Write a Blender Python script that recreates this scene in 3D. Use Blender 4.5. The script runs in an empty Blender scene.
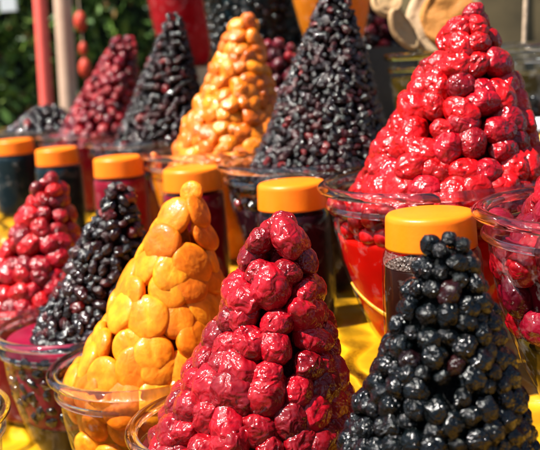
import bpy, bmesh, math, random
import numpy as np
from mathutils import Vector, Matrix, Quaternion, noise

random.seed(7)
rng = np.random.default_rng(11)
SC = bpy.context.scene
C = SC.collection
R = math.radians

# ------------------------------------------------------------------ camera
cam_d = bpy.data.cameras.new('camera')
cam = bpy.data.objects.new('camera', cam_d)
C.objects.link(cam)
CAM = Vector((0, 0, .28))
cam.location = CAM
cam.rotation_mode = 'QUATERNION'
cam.rotation_quaternion = (Matrix.Rotation(R(90 - 10.12), 3, 'X') @ Matrix.Rotation(R(-4), 3, 'Z')).to_quaternion()
cam_d.sensor_width = 36
cam_d.lens = 950 / 540 * 36
cam_d.clip_start = .02
cam_d.clip_end = 200
cam_d.dof.use_dof = True
cam_d.dof.focus_distance = .70
cam_d.dof.aperture_fstop = 9.5
SC.camera = cam

# ------------------------------------------------------------------ sky and sun
SUN_DIR = Vector((-.66, -.22, 1.15)).normalized()          # towards the sun
elev = math.asin(SUN_DIR.z)
W = bpy.data.worlds.new('World'); SC.world = W; W.use_nodes = True
wn = W.node_tree.nodes; wl = W.node_tree.links
sky = wn.new('ShaderNodeTexSky'); sky.sky_type = 'NISHITA'; sky.sun_disc = False
sky.sun_elevation = elev
sky.sun_rotation = math.atan2(SUN_DIR.x, SUN_DIR.y)
wl.new(sky.outputs[0], wn['Background'].inputs[0])
wn['Background'].inputs[1].default_value = .05
sun_d = bpy.data.lights.new('sun', 'SUN'); sun_d.energy = 5; sun_d.angle = R(.5); sun_d.color = (1, .95, .87)
sun = bpy.data.objects.new('sun', sun_d); C.objects.link(sun)
sun.rotation_euler = SUN_DIR.to_track_quat('Z', 'Y').to_euler()
SC.view_settings.view_transform = 'Standard'
SC.view_settings.look = 'None'
SC.view_settings.exposure = 1.4
SC.view_settings.gamma = 1
SC.cycles.transparent_max_bounces = 24
SC.cycles.max_bounces = 14
SC.cycles.transmission_bounces = 12

# ------------------------------------------------------------------ materials
class NT:
    def __init__(s, name):
        s.m = bpy.data.materials.new(name); s.m.use_nodes = True
        s.t = s.m.node_tree; s.t.nodes.clear()
        s.out = s.n('ShaderNodeOutputMaterial')
    def n(s, typ, **kw):
        x = s.t.nodes.new(typ)
        for k, v in kw.items(): setattr(x, k, v)
        return x
    def l(s, a, b): s.t.links.new(a, b)
    def noise(s, scale, detail=3, rough=.5, coord=None):
        x = s.n('ShaderNodeTexNoise'); x.inputs['Scale'].default_value = scale
        x.inputs['Detail'].default_value = detail; x.inputs['Roughness'].default_value = rough
        if coord is not None: s.l(coord, x.inputs['Vector'])
        return x
    def ramp(s, fac, stops):
        x = s.n('ShaderNodeValToRGB'); e = x.color_ramp.elements
        while len(e) < len(stops): e.new(.5)
        for q, (p, c) in zip(e, stops): q.position = p; q.color = (*c, 1)
        s.l(fac, x.inputs[0]); return x
    def bump(s, h, strength, dist, normal=None):
        x = s.n('ShaderNodeBump'); x.inputs['Strength'].default_value = strength
        x.inputs['Distance'].default_value = dist; s.l(h, x.inputs['Height'])
        if normal is not None: s.l(normal, x.inputs['Normal'])
        return x
    def bsdf(s, **kw):
        b = s.n('ShaderNodeBsdfPrincipled')
        for k, v in kw.items():
            k = k.replace('_', ' ')
            b.inputs[k].default_value = (*v, 1) if isinstance(v, tuple) and len(v) == 3 and b.inputs[k].type == 'RGBA' else v
        s.l(b.outputs[0], s.out.inputs[0]); return b

def randomness(t):
    oi = t.n('ShaderNodeObjectInfo'); g = t.n('ShaderNodeNewGeometry')
    a = t.n('ShaderNodeMath', operation='ADD'); t.l(oi.outputs['Random'], a.inputs[0]); t.l(g.outputs['Random Per Island'], a.inputs[1])
    f = t.n('ShaderNodeMath', operation='FRACT'); t.l(a.outputs[0], f.inputs[0])
    return f.outputs[0]

def fruit_mat(name, stops, rough=.25, coat=.75, bump=.5, scale=3., sss=.25, sss_rad=(1, .15, .08), sss_scale=.004, blot=None, fine=9., ridge=True, dist=.0030, spec=.2, coat_ior=1.41, coat_rough=.14):
    """object coordinates are in fruit radii"""
    t = NT(name)
    tc = t.n('ShaderNodeTexCoord')
    oi = t.n('ShaderNodeObjectInfo')
    va = t.n('ShaderNodeVectorMath', operation='MULTIPLY_ADD'); t.l(oi.outputs['Random'], va.inputs[0]); va.inputs[1].default_value = (40, 17, 29)
    t.l(tc.outputs['Object'], va.inputs[2])
    co = va.outputs[0]
    rnd = randomness(t)
    r1 = t.ramp(rnd, stops)
    n1 = t.noise(1.6, 4, .6, co)
    mix = t.n('ShaderNodeMix', data_type='RGBA'); mix.blend_type = 'MULTIPLY'
    mr = t.ramp(n1.outputs[0], [(.3, (.55, .45, .45)), (.7, (1.2, 1.15, 1.15))])
    mix.inputs[0].default_value = .85
    t.l(r1.outputs[0], mix.inputs[6]); t.l(mr.outputs[0], mix.inputs[7])
    b = t.bsdf(Roughness=rough, Subsurface_Weight=sss, Subsurface_Scale=sss_scale, Coat_Weight=coat, Coat_Roughness=coat_rough, Coat_IOR=coat_ior, IOR=1.45, Specular_IOR_Level=spec)
    b.inputs['Subsurface Radius'].default_value = sss_rad
    col = mix.outputs[2]
    if blot:
        n2 = t.noise(2.2, 2, .5, co)
        br = t.ramp(n2.outputs[0], [(.56, (0, 0, 0)), (.66, (1, 1, 1))])
        m2 = t.n('ShaderNodeMix', data_type='RGBA'); t.l(br.outputs[0], m2.inputs[0]); t.l(col, m2.inputs[6]); m2.inputs[7].default_value = (*blot, 1)
        col = m2.outputs[2]
    t.l(col, b.inputs['Base Color'])
    na = t.noise(scale, 1.5, .45, co); na.inputs['Distortion'].default_value = .6
    nb = t.noise(fine, 1, .4, co)
    bp = t.bump(na.outputs[0], bump, dist)
    bp2 = t.bump(nb.outputs[0], bump, dist * .35, bp.outputs[0])
    t.l(bp.outputs[0], b.inputs['Normal']); t.l(bp2.outputs[0], b.inputs['Coat Normal'])
    rr = t.n('ShaderNodeMapRange'); rr.inputs[3].default_value = rough * .6; rr.inputs[4].default_value = min(.9, rough * 1.6)
    t.l(n1.outputs[0], rr.inputs[0]); t.l(rr.outputs[0], b.inputs['Roughness'])
    return t.m

M = {}
M['crimson'] = fruit_mat('candied_crimson', [(0, (.15, .0003, .004)), (.5, (.28, .0004, .006)), (1, (.38, .0006, .009))], rough=.4, bump=.9, scale=2.1, fine=6, dist=.0042, coat=1)
M['scarlet'] = fruit_mat('candied_scarlet', [(0, (.30, .0003, .0012)), (.5, (.45, .0005, .002)), (1, (.58, .0010, .003))], rough=.4, bump=.9, scale=1.9, fine=6, dist=.0048, coat=1)
M['maroon'] = fruit_mat('candied_maroon', [(0, (.05, .0005, .006)), (.5, (.13, .0008, .010)), (1, (.25, .002, .016))], rough=.35, bump=.9, scale=2., fine=5, dist=.0032, coat=1)
M['apricot'] = fruit_mat('dried_apricot', [(0, (.62, .135, .002)), (.5, (.76, .20, .003)), (1, (.84, .28, .006))], rough=.45, coat=.22, bump=.55, scale=2.6, fine=9, sss=.5, sss_rad=(1, .4, .05), sss_scale=.006, dist=.0016)
M['apricot_syrup'] = fruit_mat('syrupy_apricot', [(0, (.62, .12, .001)), (.5, (.76, .18, .002)), (1, (.86, .28, .005))], rough=.3, bump=.8, scale=2.8, sss=.3, sss_rad=(1, .4, .05), sss_scale=.006, dist=.003, coat=1)
M['black'] = fruit_mat('black_berry', [(0, (.0005, .001, .0012)), (.6, (.0008, .0022, .0025)), (.93, (.0015, .002, .003)), (1, (.02, .001, .001))], rough=.35, bump=1., scale=1.9, sss=0, dist=.0027, fine=6, spec=.05, coat=1, coat_ior=1.43, coat_rough=.12)
M['dark'] = fruit_mat('dark_berry', [(0, (.002, .001, .001)), (.45, (.007, .0015, .0015)), (.8, (.025, .002, .002)), (.96, (.07, .003, .003)), (1, (.22, .005, .004))], rough=.35, bump=1., scale=2.2, sss=0, dist=.0022, fine=5, spec=.05, coat=1, coat_ior=1.62, coat_rough=.13)
for k_, c_ in (('crimson', (.10, .0005, .004)), ('scarlet', (.16, .0006, .003)), ('maroon', (.03, .0005, .003)), ('apricot', (.45, .10, .002)), ('apricot_syrup', (.45, .09, .001)), ('black', (.0015, .002, .002)), ('dark', (.003, .001, .001))):
    t_ = NT('packed_' + k_); tc_ = t_.n('ShaderNodeTexCoord'); nz_ = t_.noise(2.2, 3, .6, tc_.outputs['Object'])
    b_ = t_.bsdf(Base_Color=c_, Roughness=.55, Specular_IOR_Level=.15); bp_ = t_.bump(nz_.outputs[0], 1, .006); t_.l(bp_.outputs[0], b_.inputs['Normal'])
    M['core_' + k_] = t_.m
M['tan'] = fruit_mat('tan_fruit', [(0, (.42, .17, .03)), (1, (.5, .24, .06))], rough=.6, coat=.1, bump=.6, scale=120, sss=.1, ridge=False)
M['rind'] = fruit_mat('pale_rind', [(0, (.5, .34, .16)), (1, (.56, .42, .24))], rough=.6, coat=.1, bump=.4, scale=90, sss=.1, ridge=False)

def thin_glass(name, tint=(.97, .98, .97), fog=0.):
    t = NT(name)
    tr = t.n('ShaderNodeBsdfTransparent'); tr.inputs[0].default_value = (*tint, 1)
    gl = t.n('ShaderNodeBsdfGlossy'); gl.inputs['Roughness'].default_value = .03
    lw = t.n('ShaderNodeLayerWeight'); lw.inputs[0].default_value = .5
    p = t.n('ShaderNodeMath', operation='POWER'); t.l(lw.outputs['Facing'], p.inputs[0]); p.inputs[1].default_value = 4.6
    mr = t.n('ShaderNodeMapRange'); mr.inputs[3].default_value = .015; mr.inputs[4].default_value = .85; t.l(p.outputs[0], mr.inputs[0])
    tc = t.n('ShaderNodeTexCoord'); nz = t.noise(26, 2, .5, tc.outputs['Object'])
    bp = t.bump(nz.outputs[0], .5, .004); t.l(bp.outputs[0], gl.inputs['Normal'])
    mx = t.n('ShaderNodeMixShader'); t.l(mr.outputs[0], mx.inputs[0]); t.l(tr.outputs[0], mx.inputs[1]); t.l(gl.outputs[0], mx.inputs[2])
    last = mx.outputs[0]
    # faint smears and dried splashes on the glass
    df = t.n('ShaderNodeBsdfDiffuse'); df.inputs[0].default_value = (.75, .72, .68, 1)
    n2 = t.noise(60, 5, .65, tc.outputs['Object'])
    rp = t.ramp(n2.outputs[0], [(.56, (0, 0, 0)), (.78, (.16 + fog,) * 3)])
    m2 = t.n('ShaderNodeMixShader'); t.l(rp.outputs[0], m2.inputs[0]); t.l(last, m2.inputs[1]); t.l(df.outputs[0], m2.inputs[2])
    t.l(m2.outputs[0], t.out.inputs[0])
    return t.m
M['glass'] = thin_glass('clear_glass')
def frost():
    t = NT('foam_band')
    tr = t.n('ShaderNodeBsdfTransparent'); gl = t.n('ShaderNodeBsdfPrincipled'); gl.inputs['Base Color'].default_value = (.28, .2, .17, 1); gl.inputs['Roughness'].default_value = .25
    tc = t.n('ShaderNodeTexCoord'); v = t.n('ShaderNodeTexVoronoi'); v.inputs['Scale'].default_value = 420; t.l(tc.outputs['Object'], v.inputs['Vector'])
    bp = t.bump(v.outputs[0], .9, .002); t.l(bp.outputs[0], gl.inputs['Normal'])
    n2 = t.noise(300, 3, .6, tc.outputs['Object']); rp = t.ramp(n2.outputs[0], [(.3, (.1,) * 3), (.7, (.6,) * 3)])
    m = t.n('ShaderNodeMixShader'); t.l(rp.outputs[0], m.inputs[0]); t.l(tr.outputs[0], m.inputs[1]); t.l(gl.outputs[0], m.inputs[2]); t.l(m.outputs[0], t.out.inputs[0])
    return t.m
M['foam'] = frost()
def solid_glass(name='thick_glass', col=(.90, .94, .93)):
    t = NT(name); t.bsdf(Base_Color=col, Roughness=.02, IOR=1.48, Transmission_Weight=1.)
    return t.m
M['rim'] = solid_glass()
M['rim_yellow'] = solid_glass('yellow_glass', (.9, .72, .12))

def juice(name, col, deep=None, trans=.25, top_z=.12, sss=.6):
    t = NT(name)
    tc = t.n('ShaderNodeTexCoord')
    nz = t.noise(30, 3, .5, tc.outputs['Object'])
    rp = t.ramp(nz.outputs[0], [(.3, tuple(c * .75 for c in col)), (.7, col)])
    b = t.n('ShaderNodeBsdfPrincipled')
    b.inputs['Roughness'].default_value = .3; b.inputs['Specular IOR Level'].default_value = .12
    b.inputs['Subsurface Weight'].default_value = sss; b.inputs['Subsurface Scale'].default_value = .03
    b.inputs['Subsurface Radius'].default_value = (1, .25, .1)
    t.l(rp.outputs[0], b.inputs['Base Color'])
    tr = t.n('ShaderNodeBsdfTransparent'); tr.inputs[0].default_value = (*(min(1, c ** .5) for c in col), 1)
    m = t.n('ShaderNodeMixShader'); m.inputs[0].default_value = trans
    t.l(b.outputs[0], m.inputs[1]); t.l(tr.outputs[0], m.inputs[2]); t.l(m.outputs[0], t.out.inputs[0])
    return t.m
M['j_red'] = juice('red_juice', (.8, .006, .003), trans=.38)
M['j_ruby'] = juice('ruby_juice', (.5, .003, .01), trans=.3)
M['j_darkred'] = juice('dark_red_juice', (.16, .002, .012), trans=.2, sss=.3)
M['j_maroon'] = juice('maroon_juice', (.20, .0015, .022), trans=.0, sss=.4)
M['j_dark'] = juice('dark_juice', (.02, .004, .008), trans=.15, sss=0)
M['j_teal'] = juice('inky_juice', (.004, .014, .02), trans=.1, sss=0)
M['j_cola'] = juice('brown_juice', (.022, .006, .004), trans=.35, sss=0)
M['j_crimson'] = juice('crimson_juice', (.26, .002, .02), trans=.2, sss=.3)
M['j_orange'] = juice('orange_syrup', (.85, .26, .008), trans=.3)
M['j_olive'] = juice('olive_syrup', (.06, .038, .004), trans=.3, sss=0)
M['j_amber'] = juice('amber_syrup', (.5, .16, .01), trans=.5)

def plastic():
    t = NT('orange_plastic')
    tc = t.n('ShaderNodeTexCoord'); nz = t.noise(40, 3, .6, tc.outputs['Object'])
    rp = t.ramp(nz.outputs[0], [(.3, (.86, .165, .0015)), (.7, (.92, .195, .003))])
    b = t.bsdf(Roughness=.38, Specular_IOR_Level=.35); t.l(rp.outputs[0], b.inputs['Base Color'])
    n2 = t.noise(300, 3, .6, tc.outputs['Object']); bp = t.bump(n2.outputs[0], .12, .001); t.l(bp.outputs[0], b.inputs['Normal'])
    return t.m
M['lid'] = plastic()
def cloth_mat():
    t = NT('yellow_cloth')
    tc = t.n('ShaderNodeTexCoord'); nz = t.noise(9, 4, .55, tc.outputs['Object'])
    rp = t.ramp(nz.outputs[0], [(.3, (.34, .14, .003)), (.5, (.52, .25, .004)), (.7, (.62, .33, .006))])
    b = t.bsdf(Roughness=.3, Coat_Weight=.35); b.inputs['Coat Roughness'].default_value = .2
    t.l(rp.outputs[0], b.inputs['Base Color'])
    wv = t.n('ShaderNodeTexWave'); wv.inputs['Scale'].default_value = 7; wv.inputs['Distortion'].default_value = 9; wv.inputs['Detail'].default_value = 2
    t.l(tc.outputs['Object'], wv.inputs['Vector']); bp = t.bump(wv.outputs[1], .7, .03)
    n3 = t.noise(60, 3, .6, tc.outputs['Object']); bp2 = t.bump(n3.outputs[0], .3, .004, bp.outputs[0]); t.l(bp2.outputs[0], b.inputs['Normal'])
    return t.m
M['cloth'] = cloth_mat()
def simple(name, col, rough=.6, var=.3, scale=20, metal=0, bump=.3, coat=0):
    t = NT(name); tc = t.n('ShaderNodeTexCoord'); nz = t.noise(scale, 4, .6, tc.outputs['Object'])
    rp = t.ramp(nz.outputs[0], [(.3, tuple(c * (1 - var) for c in col)), (.7, tuple(min(1, c * (1 + var)) for c in col))])
    b = t.bsdf(Roughness=rough, Metallic=metal, Coat_Weight=coat); t.l(rp.outputs[0], b.inputs['Base Color'])
    bp = t.bump(nz.outputs[0], bump, .01); t.l(bp.outputs[0], b.inputs['Normal']); return t.m
M['wood'] = simple('dark_wood', (.05, .032, .018), .6, .5, 12)
M['wall'] = simple('brown_boards', (.17, .12, .05), .8, .6, 3)
M['pole_red'] = simple('red_paint', (.9, .13, .1), .35, .1, 5)
M['pole_tan'] = simple('tan_wood', (.55, .36, .25), .7, .2, 6)
M['lamp'] = simple('orange_red_paper', (.5, .035, .008), .6, .2, 20)
M['white'] = simple('white_paint', (.75, .8, .8), .5, .05, 5)
M['ground'] = simple('dark_paving', (.05, .05, .045), .9, .3, 2)
M['plain_orange'] = simple('refraction_orange', (.9, .42, .02), .4, .15, 80)  # orange shared by the painted refraction arc and the tub body
M['twine'] = simple('pale_twine', (.5, .36, .24), .8, .2, 60)
def leaf_mat():
    t = NT('hedge_leaf'); g = t.n('ShaderNodeNewGeometry')
    rp = t.ramp(g.outputs['Random Per Island'], [(0, (.02, .055, .006)), (.6, (.08, .17, .016)), (.93, (.17, .24, .03)), (1, (.3, .12, .04))])
    b = t.bsdf(Roughness=.5); t.l(rp.outputs[0], b.inputs['Base Color']); return t.m
M['leaf'] = leaf_mat()
M['hedge_inner_shade'] = simple('hedge_shade', (.012, .022, .008), .9, .3, 6)

# ------------------------------------------------------------------ mesh helpers
def mk(name, verts, faces, m, parent=None, smooth=True, link=True):
    me = bpy.data.meshes.new(name); me.from_pydata([tuple(v) for v in verts], [], [tuple(int(q) for q in f) for f in faces]); me.update()
    if len(faces) < 20000:
        bm = bmesh.new(); bm.from_mesh(me); bmesh.ops.recalc_face_normals(bm, faces=bm.faces); bm.to_mesh(me); bm.free()
    if smooth: me.polygons.foreach_set('use_smooth', [True] * len(me.polygons))
    me.materials.append(m)
    if not link: return me
    o = bpy.data.objects.new(name, me); C.objects.link(o)
    if parent: o.parent = parent
    return o
def lathe(profile, seg=72, closed=False):
    """profile: list of (r, z). Returns verts, faces; r==0 collapses to a pole."""
    V, F, rings = [], [], []
    for r, z in profile:
        if r <= 1e-7: rings.append([len(V)]); V.append((0, 0, z))
        else:
            rings.append(list(range(len(V), len(V) + seg)))
            V += [(r * math.cos(2 * math.pi * k / seg), r * math.sin(2 * math.pi * k / seg), z) for k in range(seg)]
    pr = list(zip(rings, rings[1:])) + ([(rings[-1], rings[0])] if closed else [])
    for a, b in pr:
        for k in range(seg):
            k2 = (k + 1) % seg
            if len(a) == 1 and len(b) == 1: continue
            if len(a) == 1: F.append((a[0], b[k2], b[k]))
            elif len(b) == 1: F.append((a[k], a[k2], b[0]))
            else: F.append((a[k], a[k2], b[k2], b[k]))
    return V, F
def box(x0, x1, y0, y1, z0, z1, frame=None):
    V = [(x, y, z) for z in (z0, z1) for x, y in ((x0, y0), (x1, y0), (x1, y1), (x0, y1))]
    F = [(3, 2, 1, 0), (4, 5, 6, 7), (0, 1, 5, 4), (1, 2, 6, 5), (2, 3, 7, 6), (3, 0, 4, 7)]
    if frame: V = [frame(v) for v in V]
    return V, F
def join(parts):
    V, F = [], []
    for v, f in parts:
        b = len(V); V += list(v); F += [tuple(q + b for q in p) for p in f]
    return V, F
def tag(o, label=None, cat=None, group=None, kind=None):
    if label: o['label'] = label
    if cat: o['category'] = cat
    if group: o['group'] = group
    if kind: o['kind'] = kind
    return o
def empty(name, loc):
    o = bpy.data.objects.new(name, None); C.objects.link(o); o.location = loc; o.empty_display_size = .02; return o
def copy_tree(o, loc):
    r = o.copy(); C.objects.link(r); r.location = loc
    for ch in list(o.children):
        c = ch.copy(); C.objects.link(c); c.parent = r
        for g in list(ch.children):
            d = g.copy(); C.objects.link(d); d.parent = c
    return r

# ------------------------------------------------------------------ stall geometry (s across the rows, t along them)
def st(s, t, z=0): return (.855 * s - .518 * t, .518 * s + .855 * t, z)

# the ground
tag(mk('ground', *box(-30, 30, -20, 40, -1.0, -.95), M['ground'], smooth=False), kind='structure')

# cloth covered steps: profile in (s, z)
def stepped_cloth():
    prof = [(-.25, -.90)]
    def seg(a, b, n): return [(a[0] + (b[0] - a[0]) * k / n, a[1] + (b[1] - a[1]) * k / n) for k in range(1, n + 1)]
    prof = [(.02, -.8)] + seg((.02, -.8), (.02, -.165), 6) + seg((.02, -.165), (.03, -.157), 2) + seg((.03, -.157), (.452, -.157), 26) \
        + seg((.452, -.157), (.452, -.01), 8) + seg((.452, -.01), (.458, -.002), 2) + seg((.458, -.002), (.765, -.002), 24)
    n = 150; t0, t1 = -.6, 3.1
    V, F = [], []
    for i in range(n + 1):
        t = t0 + (t1 - t0) * i / n
        for s, z in prof:
            d = noise.noise(Vector((s * 7, t * 4, z * 5)))
            x, y, zz = st(s, t, z)
            flat = (.47 < s < .76) or (.04 < s < .44)
            if not flat: x -= .855 * .004 * (d + .5); y -= .518 * .004 * (d + .5)
            V.append((x, y, zz - .0008 * (1 + d)))
    k = len(prof)
    for i in range(n):
        for j in range(k - 1):
            a = i * k + j; F.append((a, a + 1, a + k + 1, a + k))
    return V, F
stand = empty('display_stand', st(.4, 1.2, -.95))
tag(stand, 'stepped market stall stand under the yellow cloth with dark wooden shelves behind', 'display stand')
inv = Matrix.Translation(-Vector(st(.4, 1.2, -.95)))
def loc(vf): return [tuple(inv @ Vector(v)) for v in vf[0]], vf[1]
fr = lambda v: st(v[0], v[1], v[2])
mk('lower_step', *loc(box(.04, .45, -.55, 3.05, -.95, -.162, fr)), M['wood'], stand, False)
mk('middle_step', *loc(box(.462, .764, -.55, 3.05, -.95, -.006, fr)), M['wood'], stand, False)
mk('rear_shelf', *loc(box(.768, 1.022, .2, 2.55, -.95, .11, fr)), M['wood'], stand, False)
mk('rear_shelf', *loc(box(1.024, 1.2, .2, 1.86, -.95, .11, fr)), M['wood'], stand, False)
mk('top_shelf', *loc(box(1.024, 1.26, 1.862, 2.27, -.95, .262, fr)), M['wood'], stand, False)
mk('top_shelf', *loc(box(.83, 1.0, 1.165, 1.365, .111, .28, fr)), M['wood'], stand, False)
cl = mk('tablecloth', *stepped_cloth(), M['cloth'])
tag(cl, 'glossy yellow cloth draped over the stall steps beneath the glass jars', 'tablecloth')

# ------------------------------------------------------------------ fruit meshes
def fruit_mesh(name, m, kind, seed, subd=3):
    bm = bmesh.new(); bmesh.ops.create_icosphere(bm, subdivisions=subd, radius=1)
    off = Vector((seed * 3.7, seed * 1.3, seed * 7.1)); rr = random.Random(seed)
    e = rr.uniform(.78, .98)
    rr_dim = (rr.choice([0, .05, .12, .22]), rr.uniform(-.35, .35), rr.uniform(-.3, .3))
    for v in bm.verts:
        p = v.co.normalized(); x, y, z = p
        if kind == 'plum':
            ax_ = rr_dim[0]; px, py = rr_dim[1], rr_dim[2]
            r = 1 + .13 * noise.noise(p * 1.2 + off)
            pw = p + .35 * Vector((noise.noise(p * 1.5 + off), noise.noise(p * 1.5 - off), noise.noise(p * 1.5 + off * 2)))
            r += .045 * (1 - abs(noise.noise(pw * 2.2 + off)) * 3) - .03
            r += .014 * (1 - abs(noise.noise(pw * 5.5 + off * 2)) * 3)
            q = Vector((x * r * 1.06, y * r * e * .95, z * r * .74))
            if z > 0:
                q.z -= ax_ * math.exp(-((x - px) ** 2 + ((y - py) * 1.6) ** 2) / .07)
                q.z += ax_ * .25 * math.exp(-((x - px) ** 2 + ((y - py) * 1.6) ** 2) / .35)
        elif kind == 'apricot':
            r = 1 + .07 * noise.noise(p * 1.1 + off)
            cr = abs(x + .12 * noise.noise(p * 2 + off))
            th = math.copysign(abs(z) ** .75, z); px0 = rr_dim[1] * .5
            q = Vector((x * r, y * r * e, th * r * .46))
            if z > 0:
                q.z -= rr_dim[0] * .4 * math.exp(-((x - px0) ** 2 + (y - .1) ** 2) / .10)
                q.z -= (.06 if seed % 2 else .02) * math.exp(-cr * cr / .006) * (1 if y > -.2 else .3)
            q += p * .012 * noise.noise(p * 5 + off)
        elif kind == 'berry':
            r = 1 + .2 * noise.noise(p * 1.5 + off)
            r += .09 * (1 - abs(noise.noise(p * 2.0 + off)) * 3) - .045 + .04 * (1 - abs(noise.noise(p * 5 + off * 2)) * 3)
            q = Vector((x * r, y * r * e, z * r * .85))
        elif kind == 'raisin':
            r = 1 + .3 * noise.noise(p * 1.3 + off)
            pw = p + .3 * Vector((noise.noise(p * 1.7 + off), noise.noise(p * 1.7 - off), noise.noise(p * 1.7 + off * 2)))
            r += .22 * (1 - abs(noise.noise(pw * 1.9 + off)) * 3) - .12
            r += .07 * (1 - abs(noise.noise(pw * 4.5 + off * 2)) * 3)
            q = Vector((x * r * 1.18, y * r * e * .9, z * r * .85))
        v.co = q
    me = bpy.data.meshes.new(name); bm.to_mesh(me); bm.free()
    me.polygons.foreach_set('use_smooth', [True] * len(me.polygons)); me.materials.append(m); return me
_cache = {}
def fruit_set(kind, mat, n=8, subd=3):
    key = (kind, mat, subd)
    if key not in _cache:
        _cache[key] = [fruit_mesh('%s_%s' % (mat, kind), M[mat], kind, k + 1 + 10 * len(_cache), subd) for k in range(n)]
    return _cache[key]

def orient(nrm, spin, tilt=.25):
    q = Vector(nrm).to_track_quat('Z', 'Y')
    q = q @ Quaternion((0, 0, 1), spin) @ Quaternion((1, 0, 0), random.uniform(-tilt, tilt)) @ Quaternion((0, 1, 0), random.uniform(-tilt, tilt))
    return q

def scatter(points, normals, dmin):
    """greedy blue noise: returns chosen indices"""
    P = np.array(points); keep = []; D = np.asarray(dmin)
    alive = np.ones(len(P), bool)
    for i in range(len(P)):
        if not alive[i]: continue
        keep.append(i)
        d2 = ((P - P[i]) ** 2).sum(1); alive &= d2 > D * D
    return keep

def merge_mesh(items, name, m, extra=None):
    VV, FF = [], []; b = 0
    for me, mat in items:
        co = np.empty(len(me.vertices) * 3, np.float32); me.vertices.foreach_get('co', co); co = co.reshape(-1, 3)
        A = np.array(mat); co = co @ A[:3, :3].T + A[:3, 3]
        tri = np.empty(len(me.polygons) * 3, np.int32); me.polygons.foreach_get('vertices', tri)
        VV.append(co); FF.append(tri.reshape(-1, 3) + b); b += len(co)
    me = bpy.data.meshes.new(name)
    V = np.concatenate(VV); F = np.concatenate(FF)
    me.vertices.add(len(V)); me.vertices.foreach_set('co', V.ravel())
    me.loops.add(F.size); me.loops.foreach_set('vertex_index', F.ravel())
    me.polygons.add(len(F)); me.polygons.foreach_set('loop_start', np.arange(0, F.size, 3)); me.polygons.foreach_set('loop_total', np.full(len(F), 3))
    me.update(calc_edges=True); me.polygons.foreach_set('use_smooth', [True] * len(F)); me.materials.append(m)
    o = bpy.data.objects.new(name, me); C.objects.link(o); return o

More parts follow.
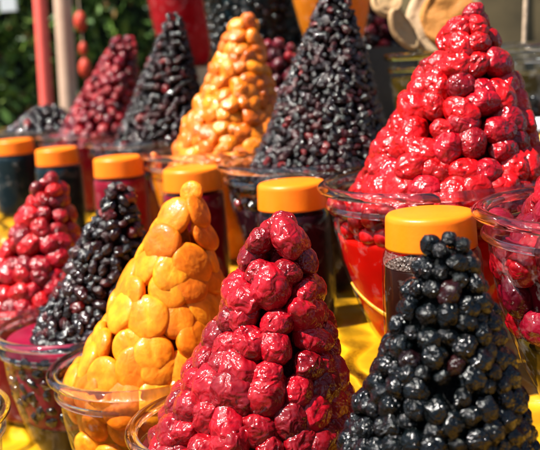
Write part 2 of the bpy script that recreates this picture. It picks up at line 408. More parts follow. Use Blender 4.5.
ORD = ['first', 'second', 'third', 'fourth', 'fifth', 'sixth', 'seventh', 'eighth', 'ninth', 'tenth', 'eleventh', 'twelfth', 'thirteenth', 'fourteenth', 'fifteenth', 'sixteenth', 'seventeenth', 'eighteenth', 'nineteenth', 'twentieth'] + ['further'] * 20
COUNT = {}
def heap(base, apex, r0, size, kind, mat, name, cat, label, group, rest_name, rest_label,
         dens=.8, convex=.0, tip=.35, ysc=1., subd=3, jit=.12, mats=None, tilt=.25, wob=.0, flat=1., rows=None, spin=3.14):
    """a leaning cone of fruit. size = radius of one fruit."""
    base = Vector(base); apex = Vector(apex); ax = apex - base; H = ax.length
    tipr = size * tip
    def rad(t, th=0):
        r = tipr + (r0 - size * .6 - tipr) * ((1 - t) ** (1 - convex))
        return r * (1 + wob * noise.noise(Vector((math.cos(th) * 1.5, math.sin(th) * 1.5, t * 4 + base.x * 9))))
    N = 9000
    rowid = None
    if rows:
        t, th, rowid = [], [], []
        step = size * 2 * dens * .90; L_ = math.hypot(H, r0); nrow = int(L_ / step)
        for k in range(1, nrow + 1):
            tt = 1 - (k + .25) / (nrow + .25)
            if tt < -.01: break
            cnt = max(3, round(2 * math.pi * rad(tt) / (size * 2 * dens)))
            ph = random.uniform(0, 6.28)
            for q in range(cnt):
                t.append(tt + random.uniform(-.3, .3) * step / L_); th.append(ph + 6.2832 * (q + random.uniform(-.26, .26)) / cnt); rowid.append(k)
        t = np.clip(np.array(t), 0, .985); th = np.array(th)
    else:
        t = 1 - np.sqrt(rng.random(N)) if convex < .3 else rng.random(N)
        t = np.clip(t, 0, 1) * .985; th = rng.random(N) * 2 * math.pi
    pts, nr = [], []
    for ti, a in zip(t, th):
        ti = float(ti); a = float(a)
        r = rad(ti, a) + size * random.uniform(-.12, .08); c = base + ax * ti
        top = apex.z - size * .8
        d = Vector((math.cos(a), math.sin(a), 0))
        p = c + d * r
        if p.z > top: p.z = top
        slope = (r0 - tipr) / H * (1 + convex * 1.5 * ti)
        pts.append(p); nr.append((d + Vector((0, 0, slope))).normalized())
    # the piece at the tip comes first
    tp = apex - Vector((0, 0, size * .75)); pts.insert(0, tp); nr.insert(0, (Vector((-.3, -.8, .5))).normalized())
    sizes = size * (1 + jit * (rng.random(len(pts)) * 2 - 1))
    sizes[0] *= .8
    if rowid: rowid.insert(0, 0); keep = range(len(pts))
    else: keep = scatter(pts, nr, size * 2 * dens)
    me_set = fruit_set(kind, mat, 8, subd)
    alt = [(p, fruit_set(kind, m2, 8, subd)) for p, m2 in (mats or [])]
    front, back = [], []
    for i in keep:
        p, n_ = pts[i], nr[i]
        vd = (CAM - p).normalized()
        q = orient(n_, random.uniform(-spin, spin), tilt)
        s_ = float(sizes[i]) * (1.04 - .26 * max(0, min(1, (p.z - base.z) / H)) ** 2)
        me = random.choice(me_set); x = random.random()
        for pr, ms in alt:
            if x < pr: me = random.choice(ms); break
            x -= pr
        mt = Matrix.Translation(p) @ q.to_matrix().to_4x4() @ Matrix.Diagonal((s_, s_ * ysc, s_ * flat, 1))
        (front if n_.dot(vd) > -.12 else back).append((me, mt, (CAM - p).length, rowid[i] if rowid else 0))
    cap = max(0, 295 - COUNT.get(name, 0))
    front.sort(key=lambda q: q[2])
    back += front[cap:]; front = front[:cap]
    COUNT[name] = COUNT.get(name, 0) + len(front)
    last = max([f[3] for f in front] + [0])
    for rw in sorted({f[3] for f in front}):
        grp = sorted([f for f in front if f[3] == rw], key=lambda f: f[1].translation.x / f[1].translation.y)
        for k, (me, mt, _, _) in enumerate(grp):
            o = bpy.data.objects.new(name, me); C.objects.link(o); o.matrix_world = mt
            lb = label
            if rows:
                if rw == 0: lb = '%s at the very tip of %s' % (label, rows)
                else:
                    rn = ORD[rw - 1] + ' row down'
                    pos = 'leftmost' if k == 0 else ('rightmost' if k == len(grp) - 1 else ORD[k] + ' from left')
                    lb = '%s, %s in %s %s' % (label, pos, rn, rows)
            tag(o, lb, cat, group)
    # inner packed fruit: random pieces inside the cone plus those on the far side
    items = [(q[0], q[1]) for q in back]
    low = fruit_set(kind, mat, 3, 2)
    core = []
    nin = 26
    for ring in range(nin):
        ti = ring / nin * .97
        r = max(0, rad(ti) - size * .85)
        c = base + ax * ti
        core.append((r, c))
    o = merge_mesh(items, rest_name, M[mat]) if items else None
    # solid middle
    seg = 40; V, F = [], []
    for r, c in core:
        for k in range(seg):
            a = 2 * math.pi * k / seg; w = 1 + .03 * math.sin(a * 9 + c.z * 400)
            V.append((c.x + r * w * math.cos(a), c.y + r * w * math.sin(a), c.z))
    for i in range(len(core) - 1):
        for k in range(seg):
            k2 = (k + 1) % seg; F.append((i * seg + k, i * seg + k2, (i + 1) * seg + k2, (i + 1) * seg + k))
    V.append(tuple(core[-1][1] + Vector((0, 0, .002)))); l = len(V) - 1; b = (len(core) - 1) * seg
    F += [(b + k, b + (k + 1) % seg, l) for k in range(seg)]
    V.append(tuple(core[0][1])); F += [((k + 1) % seg, k, l + 1) for k in range(seg)]
    if not o:
        me = bpy.data.meshes.new(rest_name); me.materials.append(M[mat]); o = bpy.data.objects.new(rest_name, me); C.objects.link(o)
    o.data.materials.append(M['core_' + mat])
    bm = bmesh.new(); bm.from_mesh(o.data); vs = [bm.verts.new(v) for v in V]
    for f in F:
        fc = bm.faces.new([vs[q] for q in f]); fc.smooth = True; fc.material_index = 1
    bmesh.ops.translate(bm, vec=-base, verts=bm.verts); bmesh.ops.scale(bm, vec=(1 / size,) * 3, verts=bm.verts)
    bm.to_mesh(o.data); bm.free(); o.location = base; o.scale = (size,) * 3
    tag(o, rest_label, cat, group, 'stuff')
    return len(front)

# ------------------------------------------------------------------ glass cups
# outline of the glass as fractions: (radius, height)
CUP = [(.40, 0), (.50, .012), (.55, .04), (.60, .10), (.68, .22), (.765, .38), (.835, .54), (.88, .70), (.895, .80), (.90, .835), (.935, .86), (.94, .885), (.90, .905), (.895, .94), (.92, .965)]
def interp(prof, z):
    for (r0, z0), (r1, z1) in zip(prof, prof[1:]):
        if z <= z1: return r0 + (r1 - r0) * (z - z0) / (z1 - z0 + 1e-9)
    return prof[-1][0]
def smooth_prof(prof, n=60):
    out = []
    for i in range(n + 1):
        z = i / n; w = 0; a = 0
        for k in range(-2, 3):
            zz = min(max(z + k * .008, 0), prof[-1][1]); a += interp(prof, zz); w += 1
        out.append((a / w, min(z, prof[-1][1])))
    return out
def cup(loc_, rad, h, label, group='open glass jars heaped with fruit', rim='rim'):
    o = empty('glass_jar', loc_); tag(o, label, 'glass jar', group)
    sp = [(r * rad, z * h) for r, z in smooth_prof(CUP, 60) if z <= .966]
    mk('glass_body', *lathe([(0, .001)] + sp, 96), M['glass'], o)
    # thick rolled lip
    t_ = [(rad * .955 + rad * .058 * math.cos(a), h * .985 + h * .030 * math.sin(a)) for a in [2 * math.pi * k / 16 for k in range(16)]]
    mk('rim', *lathe(t_, 96, True), M[rim], o)
    t_ = [(rad * .925 + rad * .026 * math.cos(a), h * .875 + h * .018 * math.sin(a)) for a in [2 * math.pi * k / 12 for k in range(12)]]
    mk('neck_ring', *lathe(t_, 96, True), M[rim], o)
    # heavy base
    b_ = [(0, .003), (rad * .44, .003), (rad * .50, .006), (rad * .53, .010), (rad * .50, .014), (0, .013)]
    mk('base', *lathe(b_, 64), M['rim'], o)
    return o
def fill(loc_, rad, h, z0, z1, mat, label, name='juice', inset=.03, surface=.0):
    n = 26; pr = [(0, z0 * h)]
    for i in range(n + 1):
        z = z0 + (z1 - z0) * i / n; pr.append(((interp(CUP, z) - inset) * rad, z * h))
    pr += [((interp(CUP, z1) - inset - .01) * rad, z1 * h + .0012), (0, z1 * h + .0012)]
    o = mk(name, *lathe(pr, 72), M[mat]); o.location = loc_
    tag(o, label, 'syrup' if 'syrup' in name else 'juice'); o['kind'] = 'stuff'
    return o
def wall_fruit(loc_, rad, h, z0, z1, size, kind, mat, name, cat, label, group, dens=.8, subd=3, mats=None, flat=1., depth=.55):
    """fruit pressed against the inside of the glass, on the visible half"""
    L = Vector(loc_); pts, nr = [], []
    for _ in range(3500):
        z = random.uniform(z0, z1); a = random.uniform(0, 6.283)
        r = interp(CUP, z) * rad - .0025 - size * depth
        d = Vector((math.cos(a), math.sin(a), 0)); p = L + d * r + Vector((0, 0, z * h))
        if d.dot((CAM - p).normalized()) < -.25: continue
        pts.append(p); nr.append((d + Vector((0, 0, -.25))).normalized())
    keep = scatter(pts, nr, size * 2 * dens); cap = max(0, 295 - COUNT.get(name, 0)); merged = []
    ms0 = fruit_set(kind, mat, 8, subd); alt = [(p, fruit_set(kind, m2, 8, subd)) for p, m2 in (mats or [])]
    for i in keep:
        me = random.choice(ms0); x = random.random()
        for pr, ms in alt:
            if x < pr: me = random.choice(ms); break
            x -= pr
        s_ = size * random.uniform(.86, 1.1)
        mt = Matrix.Translation(pts[i]) @ orient(nr[i], random.uniform(0, 6.28), .2).to_matrix().to_4x4() @ Matrix.Diagonal((s_, s_, s_ * flat, 1))
        if cap <= 0: merged.append((me, mt)); continue
        cap -= 1; COUNT[name] = COUNT.get(name, 0) + 1
        o = bpy.data.objects.new(name, me); C.objects.link(o); o.matrix_world = mt
        tag(o, label, cat, group)
    if merged:
        o = merge_mesh(merged, name, M[mat]); tag(o, label.replace('berry', 'berries'), cat, group, 'stuff')

FR, FH = .09, .157         # front row
MR, MH = .105, .155        # middle row
A = (-.129, .867, -.155); B = (-.033, .705, -.155); Cc = (.090, .555, -.155); E_ = (-.223, 1.021, -.155); F_ = (-.317, 1.175, -.155); D_ = (-.322, .760, -.155)
G_ = (.153, .886, 0); H_ = (.257, .690, 0); I_ = (.047, 1.135, 0); J_ = (-.072, 1.349, 0); K_ = (-.199, 1.618, 0); L_ = (-.351, 1.908, 0); N_ = (-.50, 2.16, 0)

cup(A, FR, FH, 'open glass jar at the front holding the apricot cone')
cup(B, FR, FH, 'open glass jar under the large crimson fruit cone, rim cut by the bottom edge')
cup(Cc, FR, FH, 'open glass jar beneath the big black berry cone at the front')
cup(E_, FR, FH, 'open glass jar of maroon juice holding the small dark berry cone at left')
cup(F_, FR, FH, 'open glass jar under the red fruit cone at the left edge')
cup(D_, FR, FH, 'glass jar just showing its rim at the lower left corner')
O1 = (-.235, .585, -.155); O2 = (-.135, .420, -.155)  # unseen jars added to shade the cloth and block its yellow reflection
cup(O1, FR, FH, 'unseen glass jar of dark juice added below the picture edge to shade the cloth')
cup(O2, FR, FH, 'unseen glass jar of crimson juice added near the viewer to shade the cloth')
cup(G_, MR, MH, 'open glass jar of bright red juice under the tall scarlet cone')
cup(H_, MR, MH, 'open glass jar of mixed prunes and fruit at the right edge')
cup(I_, MR, MH, 'open glass jar of dark red juice under the tall black speckled berry cone')
cup(J_, MR, MH, 'open glass jar of orange syrup under the syrupy apricot cone')
cup(K_, MR, MH, 'open glass jar under the glinting dark cone between red and orange cones')
cup(L_, MR, MH, 'open glass jar under the blurred maroon cone at upper left')
cup(N_, MR, MH, 'open glass jar with the low pile of dark berries at far left')

# contents
def up(p, z): return (p[0], p[1], p[2] + z)
fill(A, FR, FH, .02, .90, 'j_orange', 'orange syrup between the apricots inside the front glass jar', 'syrup', .13)
fill(B, FR, FH, .02, .90, 'j_darkred', 'dark red juice in the jar beneath the crimson cone')
fill(Cc, FR, FH, .02, .90, 'j_dark', 'black juice in the jar beneath the black berry cone')
fill(E_, FR, FH, .02, .36, 'j_olive', 'olive yellow syrup at the bottom of the maroon berry jar', 'syrup')
fill(E_, FR, FH, .37, .93, 'j_maroon', 'maroon juice around dark berries in the left glass jar', 'juice', .045)
fill(F_, FR, FH, .02, .93, 'j_crimson', 'crimson juice in the jar at the left edge')
fill(D_, FR, FH, .02, .80, 'j_teal', 'inky juice in the jar at the lower left corner')
fill(O1, FR, FH, .02, .80, 'j_dark', 'dark juice in the added unseen jar below the picture edge')
fill(O2, FR, FH, .02, .80, 'j_darkred', 'crimson juice in the added unseen jar closest to the viewer')
fill(G_, MR, MH, .02, .69, 'j_red', 'bright red juice filling the jar under the scarlet cone')
fill(H_, MR, MH, .02, .36, 'j_olive', 'olive syrup at the bottom of the mixed fruit jar', 'syrup')
fill(H_, MR, MH, .37, .86, 'j_darkred', 'dark red juice around the prunes in the right jar', 'juice', .14)
fill(I_, MR, MH, .02, .66, 'j_dark', 'nearly black juice in the jar behind the middle orange lid')
fill(J_, MR, MH, .02, .80, 'j_orange', 'orange syrup in the jar under the syrupy apricot cone', 'syrup')
fill(K_, MR, MH, .02, .84, 'j_darkred', 'dark juice in the jar under the glinting dark cone')
fill(L_, MR, MH, .02, .84, 'j_crimson', 'crimson juice in the jar under the blurred maroon cone')
fill(N_, MR, MH, .02, .84, 'j_dark', 'dark juice in the far left jar of berries')

# thin orange strip modelled as a painted refraction arc between juice and glass
def refraction_strip():
    V, F = [], []; n = 30; m = 8
    for i in range(n + 1):
        u = i / n; a = R(186 + 74 * u); z = .062 - .034 * math.sin(u * 1.45); r = interp(CUP, z / MH) * MR - .0016
        c = Vector((r * math.cos(a), r * math.sin(a), z)); d = Vector((math.cos(a), math.sin(a), 0))
        for k in range(m):
            b = 2 * math.pi * k / m; V.append(tuple(c + d * .0012 * math.cos(b) + Vector((0, 0, .0022 * math.sin(b) * (1 - .5 * abs(2 * u - 1))))))
    for i in range(n):
        for k in range(m): k2 = (k + 1) % m; F.append((i * m + k, i * m + k2, (i + 1) * m + k2, (i + 1) * m + k))
    return V, F
pl = mk('refraction_orange', *refraction_strip(), M['plain_orange']); pl.location = G_
tag(pl, 'thin orange strip painted in as a refraction arc in the bright red juice', 'refraction arc')

# ------------------------------------------------------------------ the cones
heap((-.118, .867, -.010), (-.070, .867, .174), .088, .0182, 'apricot', 'apricot', 'dried_apricot', 'apricot',
     'smooth orange apricot', 'apricots of the front cone', 'packed_apricots',
     'apricots packed inside and behind the front orange cone', dens=.765, tip=.15, tilt=.16, subd=4, wob=.04, flat=.9, jit=.12, spin=.55, ysc=1.28, rows='the front orange cone')
heap((-.022, .705, -.015), (.010, .705, .164), .083, .0165, 'plum', 'crimson', 'candied_plum', 'plum',
     'crimson plum', 'candied plums of the front centre cone', 'packed_plums',
     'crimson plums packed inside and behind the front centre cone', dens=.665, tip=.3, subd=4, wob=.05, jit=.2, tilt=.4, rows='the front centre cone')
heap((.091, .555, -.020), (.106, .555, .171), .078, .0080, 'berry', 'black', 'black_berry', 'berry',
     'glossy wrinkled black berry in the big front right cone', 'black berries of the front right cone', 'packed_black_berries',
     'black berries packed inside and behind the front right cone', dens=.57, tip=.6, subd=3, wob=.08, jit=.25, convex=.10, tilt=.6)
heap((.172, .886, .135), (.198, .886, .317), .099, .0168, 'plum', 'scarlet', 'candied_plum', 'plum',
     'scarlet plum', 'candied plums of the tall scarlet cone', 'packed_plums',
     'scarlet plums packed inside and behind the tall right cone', dens=.67, tip=.15, subd=4, wob=.05, jit=.2, tilt=.4, mats=[(.25, 'crimson')], rows='the tall scarlet cone')
heap((-.200, 1.021, -.020), (-.158, 1.021, .158), .076, .0072, 'raisin', 'dark', 'dark_berry', 'berry',
     'small dark purple berry in the cone between red and apricot cones at left', 'dark berries of the left cone', 'packed_dark_berries',
     'dark berries packed inside and behind the small left dark cone', dens=.62, tip=.8, subd=3, wob=.06, convex=.08, jit=.35, tilt=.8)
heap((-.300, 1.175, -.015), (-.268, 1.175, .158), .084, .0155, 'plum', 'crimson', 'candied_plum', 'plum',
     'red plum', 'candied plums of the left edge cone', 'packed_plums',
     'red plums packed inside and behind the left edge cone', dens=.67, tip=.2, subd=3, wob=.05, mats=[(.35, 'scarlet')], jit=.2, tilt=.4, rows='the left edge cone')
heap((-.050, 1.349, .140), (-.014, 1.349, .342), .086, .0158, 'apricot', 'apricot_syrup', 'syrupy_apricot', 'apricot',
     'syrupy apricot', 'syrupy apricots of the back cone', 'packed_apricots',
     'syrupy apricots packed inside and behind the back orange cone', dens=.56, tip=.4, subd=3, wob=.08, tilt=.6, flat=1.3, rows='the blurred orange cone')
heap((.068, 1.135, .140), (.096, 1.135, .360), .088, .0050, 'raisin', 'dark', 'dark_berry', 'berry',
     'tiny shiny dark berry in the tall speckled centre cone', 'dark berries of the tall centre cone', 'packed_dark_berries',
     'tiny dark berries packed inside and behind the tall centre cone', dens=.64, tip=1.2, subd=3, wob=.05, convex=.08, jit=.35, tilt=.8)
heap((-.172, 1.618, .138), (-.133, 1.618, .362), .088, .0066, 'raisin', 'dark', 'dark_berry', 'berry',
     'glinting dark berry in the blurred cone left of the orange one', 'dark berries of the glinting back cone', 'packed_dark_berries',
     'glinting dark berries of the blurred back cone left of the orange one', dens=.74, tip=1.2, subd=2, wob=.05, mats=[(.08, 'maroon')])
heap((-.330, 1.908, .138), (-.256, 1.908, .340), .090, .0105, 'plum', 'crimson', 'candied_cherry', 'cherry',
     'glossy crimson candied cherry in the blurred upper left cone', 'cherries of the upper left cone', 'packed_cherries',
     'maroon cherries packed inside and behind the upper left cone', dens=.66, tip=1.4, subd=3, wob=.06, mats=[(.35, 'maroon')])
heap((-.50, 2.16, .138), (-.48, 2.16, .205), .095, .0105, 'berry', 'dark', 'black_berry', 'berry',
     'blue black berry in the low far left pile', 'black berries of the low far pile', 'packed_black_berries',
     'black berries packed under the low far left pile', dens=.72, tip=1.5, subd=3)
# mixed heap in the right edge jar
heap((.262, .690, .120), (.275, .690, .285), .088, .0165, 'plum', 'maroon', 'candied_plum', 'plum',
     'candied fruit', 'mixed fruit heap at the right edge', 'packed_plums',
     'candied fruit packed inside and behind the right edge heap', dens=.62, tip=.5, subd=3, mats=[(.5, 'crimson'), (.06, 'apricot'), (.05, 'black')], jit=.2, rows='the right edge heap')

# fruit seen through the glass
wall_fruit(A, FR, FH, .12, .90, .0165, 'apricot', 'apricot', 'dried_apricot', 'apricot', 'orange dried apricot pressed against the glass inside the front jar', 'apricots inside the front jar', .8)
wall_fruit(E_, FR, FH, .42, .88, .008, 'raisin', 'dark', 'dark_berry', 'berry', 'small dark berry behind the glass of the maroon juice jar at left', 'dark berries inside the left jar', .8, mats=[(.65, 'maroon')])
wall_fruit(H_, MR, MH, .42, .90, .017, 'plum', 'maroon', 'soaked_plum', 'plum', 'soaked dark red plum behind the glass of the right edge jar', 'soaked plums inside the right jar', .78, mats=[(.07, 'black'), (.35, 'crimson')])
wall_fruit(G_, MR, MH, .72, .90, .010, 'plum', 'scarlet', 'candied_plum', 'plum', 'pink red fruit behind clear glass just above the red juice line', 'fruit above the red juice', .85)
wall_fruit(I_, MR, MH, .68, .92, .0062, 'raisin', 'dark', 'dark_berry', 'berry', 'small dark berry behind clear glass above the dark juice line', 'berries above the dark juice', .9)
wall_fruit(K_, MR, MH, .6, .92, .008, 'raisin', 'dark', 'dark_berry', 'berry', 'dark berry behind the glass below the glinting dark cone', 'berries in the jar below the glinting cone', .9, subd=2)
wall_fruit(J_, MR, MH, .80, .92, .012, 'apricot', 'apricot_syrup', 'syrupy_apricot', 'apricot', 'syrupy apricot behind the glass below the orange cone', 'apricots behind the glass below the orange cone', .9)

# ------------------------------------------------------------------ jars with orange lids
JB = [(0, .001), (.034, .001), (.038, .004), (.0395, .010), (.0405, .030), (.0405, .085), (.040, .108), (.0385, .118), (.0365, .122), (.0355, .132)]
def lid_profile():
    return [(0, .1495), (.030, .1497), (.0335, .1490), (.0352, .1470), (.0356, .1440), (.0364, .1240), (.0366, .1222), (.0352, .1222), (.0345, .130), (.0340, .1462), (0, .1465)]
def lidded(loc_, jmat, label, jlabel, foam=False, sc=1.):
    o = empty('lidded_jar', loc_); tag(o, label, 'lidded jar', 'jars with orange lids')
    mk('glass_body', *lathe([(r * sc, z) for r, z in JB], 72), M['glass'], o)
    v, f = lathe([(r * sc, z) for r, z in lid_profile()], 96)
    mk('lid', v, f, M['lid'], o)
    top = .108 if foam else .117
    pr = [(0, .004)] + [(r - .0022, max(z, .004)) for r, z in JB[1:] if z < top] + [(.0375, top - .001), (.0365, top), (0, top)]
    if foam:
        mk('foam_band', *lathe([(.0383, top + .001), (.0378, .114), (.0362, .1205)], 72), M['foam'], o)
    j = mk('juice', *lathe([(r * sc, z) for r, z in pr], 64), M[jmat]); j.location = loc_
    tag(j, jlabel, 'juice'); j['kind'] = 'stuff'
lidded((.127, .741, 0), 'j_cola', 'orange lidded jar of brown juice behind the black berry cone, largest lid', 'dark brown juice in the jar with the largest orange lid', True)
lidded((.025, .979, 0), 'j_dark', 'orange lidded jar of dark juice directly behind the crimson cone', 'dark juice in the lidded jar behind the crimson cone')
lidded((-.093, 1.177, 0), 'j_darkred', 'orange lidded jar of dark red juice behind the apricot cone tip', 'dark red juice in the lidded jar behind the apricot tip')
lidded((-.215, 1.385, 0), 'j_crimson', 'orange lidded jar of crimson juice behind the small dark berry cone', 'crimson juice in the lidded jar behind the small dark cone')
lidded((-.354, 1.620, 0), 'j_teal', 'orange lidded jar of blue black juice behind the left red cone tip', 'blue black juice in the lidded jar behind the left red tip')
P1 = (-.500, 1.900, 0)
lidded(P1, 'j_teal', 'orange lidded jar packed with black berries, leftmost of the lids', 'inky juice around berries in the leftmost lidded jar', sc=1.12)
def jar_berries():
    L = Vector(P1); pts = []
    for _ in range(2500):
        z = random.uniform(.01, .112); a = random.uniform(0, 6.283); d = Vector((math.cos(a), math.sin(a), 0))
        p = L + d * .0395 + Vector((0, 0, z))
        if d.dot((CAM - p).normalized()) > -.2: pts.append(p)
    ms = fruit_set('berry', 'black', 6, 2)
    for i in scatter(pts, None, .010):
        if COUNT['black_berry'] >= 299: break
        COUNT['black_berry'] += 1
        o = bpy.data.objects.new('black_berry', random.choice(ms)); C.objects.link(o)
        o.matrix_world = Matrix.Translation(pts[i]) @ Matrix.Diagonal((.0055,) * 3 + (1,))
        tag(o, 'black berry inside the leftmost orange lidded jar', 'berry', 'berries in the leftmost lidded jar')
jar_berries()

# ------------------------------------------------------------------ rear shelves
U1 = (-.175, 2.40, .262); U3 = (.124, 1.56, .28)
UR, UH = .098, .22
cup(U1, UR, UH, 'tall glass jar of scarlet juice on the top shelf at upper left')
fill(U1, UR, UH, .02, .92, 'j_ruby', 'scarlet juice in the tall jar on the top shelf')
cup(U3, .082, .19, 'tall glass jar of orange syrup behind the tip of the tall dark cone')
fill(U3, .082, .19, .02, .92, 'j_orange', 'orange syrup in the tall jar behind the dark cone tip', 'syrup')
U2 = (.006, 1.74, .11)
cup(U2, .110, .36, 'big glass jar full of blue black berries behind the orange cone')
fill(U2, .110, .36, .02, .90, 'j_teal', 'inky juice around the berries of the big rear jar', 'juice', .10)
wall_fruit(U2, .110, .36, .05, .95, .0085, 'berry', 'black', 'black_berry', 'berry', 'blue black berry inside the big rear glass jar', 'berries inside the big rear jar', .88, subd=2)
heap((.040, 1.47, .11), (.032, 1.47, .305), .055, .011, 'plum', 'maroon', 'candied_cherry', 'cherry',
     'maroon cherry in the rear cone hidden behind the tall dark cone', 'cherries of the rear maroon cone', 'packed_cherries',
     'maroon cherries packed inside the rear cone behind the dark cone', dens=.72, tip=1.5, subd=2, mats=[(.4, 'crimson')])
heap((.222, 1.70, .11), (.222, 1.70, .42), .055, .010, 'plum', 'maroon', 'candied_cherry', 'cherry',
     'purple red cherry in the rear heap right of the tall dark cone', 'cherries of the rear purple heap', 'packed_cherries',
     'purple cherries packed inside the rear heap right of the dark cone', dens=.72, tip=2.6, subd=2, mats=[(.3, 'dark')])
YJ = (.232, 1.30, .11)
cup(YJ, .062, .158, 'short glass jar with yellow tinged rim behind the scarlet cone', rim='rim_yellow')
fill(YJ, .062, .158, .02, .80, 'j_olive', 'pale olive syrup in the short jar behind the scarlet cone', 'syrup')
RJ = (.405, 1.35, .11)
cup(RJ, .085, .158, 'glass jar of black berries behind the scarlet cone at the right edge')
fill(RJ, .085, .158, .02, .5, 'j_dark', 'dark juice in the jar of black berries at the right edge')
wall_fruit(RJ, .085, .158, .1, .55, .008, 'berry', 'black', 'black_berry', 'berry', 'black berry inside the right edge jar behind the scarlet cone', 'berries in the right edge rear jar', .88, subd=2)
tb = empty('fruit_tub', (.352, 1.20, .11)); tag(tb, 'small orange tub with white lid behind the scarlet cone at the right edge', 'tub')
mk('tub_body', *lathe([(0, .001), (.034, .001), (.038, .006), (.040, .055), (0, .055)], 48), M['plain_orange'], tb)
mk('lid', *lathe([(0, .0665), (.040, .066), (.042, .064), (.042, .056), (.0405, .0545), (0, .0552)], 48), M['white'], tb)
# dried slices lying on the yellow rimmed jar
def disc(r, th, seed, bend=0.):
    V, F = [], []; seg, rings = 48, 10; off = Vector((seed * 5.1, 0, 0))
    for side in (1, -1):
        for i in range(rings + 1):
            rr = r * i / rings
            for k in range(seg):
                a = 2 * math.pi * k / seg; w = 1 + .05 * noise.noise(Vector((math.cos(a), math.sin(a), seed)))
                x, y = rr * w * math.cos(a), rr * w * math.sin(a)
                z = side * th * (1 - (i / rings) ** 6 * .9) + .1 * r * noise.noise(Vector((x / r * 2, y / r * 2, seed))) + bend * x * x / r
                if side > 0: z += th * .6 * (1 if .8 < i / rings < .97 else 0)
                V.append((x, y, z))
    n = (rings + 1) * seg
    for s_ in (0, 1):
        for i in range(rings):
            for k in range(seg):
                k2 = (k + 1) % seg; a = s_ * n + i * seg
                q = (a + k, a + k2, a + seg + k2, a + seg + k)
                F.append(q[::-1] if s_ == 0 else q)
    a, b = rings * seg, n + rings * seg
    for k in range(seg): k2 = (k + 1) % seg; F.append((a + k, b + k, b + k2, a + k2))
    return V, F
sl = empty('fruit_slice', (.250, 1.285, .312)); tag(sl, 'large round tan dried fruit slice with thick pale rind behind the scarlet tip', 'dried fruit')
o = mk('rind', *disc(.052, .006, 1), M['rind'], sl); o.rotation_euler = (R(80), 0, R(-8))
o = mk('flesh', *disc(.038, .009, 2), M['tan'], sl); o.rotation_euler = (R(80), 0, R(-8)); o.location = (.004, -.004, 0)
husk = mk('dried_husk', *disc(.024, .008, 3, .3), M['rind']); husk.location = (.190, 1.275, .300); husk.rotation_euler = (R(75), R(60), R(10)); husk.scale = (1.3, .6, 1)
tag(husk, 'pale curled dried husk left of the big tan slice', 'dried fruit')
husk2 = mk('dried_husk', *disc(.022, .008, 4, .2), M['rind']); husk2.location = (.178, 1.33, .338); husk2.rotation_euler = (R(60), R(10), R(10))
tag(husk2, 'pale rounded dried husk above the curled one at the top edge', 'dried fruit')

# pale twine hanging down to a jar at the upper right
def strand():
    V, F = [], []; n = 24; m = 8
    for i in range(n + 1):
        u = i / n; c = Vector((.428 + .014 * math.sin(u * 2.6), 1.55 + .01 * u, .268 + .5 * u)); r = .0035 + .004 * u
        for k in range(m): b = 2 * math.pi * k / m; V.append((c.x + r * math.cos(b), c.y + r * .6 * math.sin(b), c.z))
    for i in range(n):
        for k in range(m): k2 = (k + 1) % m; F.append((i * m + k, i * m + k2, (i + 1) * m + k2, (i + 1) * m + k))
    return V, F
tag(mk('twine', *strand(), M['twine']), 'pale strand of twine hanging at the upper right corner', 'twine')
TJ = (.452, 1.56, .11)
cup(TJ, .070, .160, 'clear glass jar under the hanging twine at the upper right')
fill(TJ, .070, .160, .02, .7, 'j_olive', 'olive syrup in the jar under the hanging twine', 'syrup')

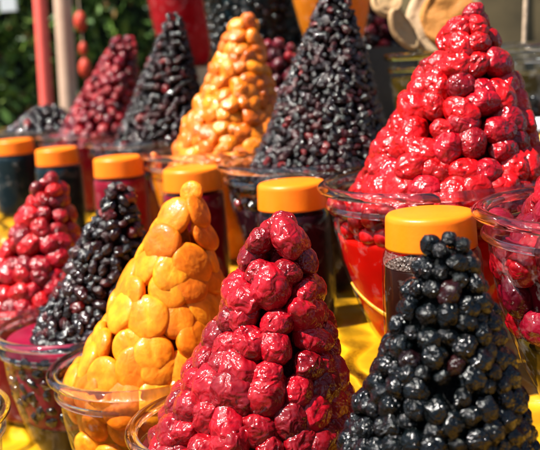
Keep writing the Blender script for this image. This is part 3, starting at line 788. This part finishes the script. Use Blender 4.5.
# ------------------------------------------------------------------ background
def planks():
    ps = []
    x = .22; k = 0
    while x < 2.6:
        w = .14 + .03 * math.sin(k * 2.3)
        ps.append(box(x, x + w - .006, 2.85 + .008 * math.sin(k * 1.7), 2.89, -.95, 2.2)); x += w; k += 1
    return join(ps)
bw = mk('board_wall', *planks(), M['wall'], smooth=False); tag(bw, 'dark brown wooden board wall at the back of the stall, upper right', 'wall')
def hedge():
    V, F = [], []
    r2 = random.Random(3)
    for _ in range(26000):
        x = r2.uniform(-3.2, .9); z = r2.uniform(-.9, 2.2)
        y = 4.3 + .35 * noise.noise(Vector((x * 2.2, z * 2.2, 0))) + r2.uniform(-.12, .2)
        s_ = r2.uniform(.02, .045)
        q = Quaternion((r2.gauss(0, 1), r2.gauss(0, 1), r2.gauss(0, 1), r2.gauss(0, 1))).normalized()
        b = len(V)
        for p in ((-1, 0, 0), (0, -.45, .1), (1, 0, 0), (0, .45, .1)): V.append(tuple(Vector((x, y, z)) + q @ (Vector(p) * s_)))
        F.append((b, b + 1, b + 2, b + 3))
    return V, F
hg = mk('hedge', *hedge(), M['leaf'], smooth=False); tag(hg, 'dark green leafy hedge far behind the stall at upper left', 'hedge', kind='stuff')
hm = mk('shade_backing', *box(-3.2, .9, 4.62, 4.8, -.95, 2.2), M['hedge_inner_shade'], hg, False)  # dark box behind the leaves, its colour stands in for shade inside the hedge
def post(name, x, y, r, mat, label, sq=False):
    if sq: v, f = box(x - r, x + r, y - r, y + r, -.95, 2.4)
    else:
        v, f = lathe([(r, -.95), (r * 1.02, .2), (r, 2.4)], 32); v = [(a + x, b + y, c) for a, b, c in v]
    v = [(a + (c - .3) * math.tan(R(2.6)), b, c) for a, b, c in v]
    o = mk(name, v, f, M[mat], smooth=not sq); tag(o, label, 'post')
post('awning_post', -.775, 3.5, .024, 'pole_red', 'blurred bright coral red post at upper left')
post('wooden_post', -.650, 3.28, .030, 'pole_tan', 'blurred tan wooden post just right of the red one')
for k, (z, rr, lb) in enumerate(((.43, .021, 'topmost of the three blurred orange red lanterns'), (.342, .014, 'middle and smallest of the three blurred orange lanterns'), (.278, .021, 'lowest of the three blurred orange red lanterns'))):
    pr = [(0, -rr * 1.6)] + [(rr * math.cos(a) * (1 + .05 * math.cos(a * 14)), rr * 1.6 * math.sin(a)) for a in [R(q) for q in range(-80, 81, 10)]] + [(0, rr * 1.6)]
    o = mk('paper_lantern', *lathe(pr, 32), M['lamp']); o.location = (-.575, 3.2, z); tag(o, lb, 'lantern', 'string of orange lanterns')
cd = mk('lantern_cord', *join([([(a - .575, b + 3.2, c) for a, b, c in lathe([(.002, .15), (.002, 2.2)], 8)[0]], lathe([(.002, .15), (.002, 2.2)], 8)[1])]), M['twine'])
tag(cd, 'thin cord from which the orange lanterns hang', 'cord')
pn = mk('white_sign', *box(-1.04, -.975, 4.0, 4.03, .53, .75), M['white'], smooth=False); tag(pn, 'small white panel in front of the dark hedge, upper left corner', 'panel')
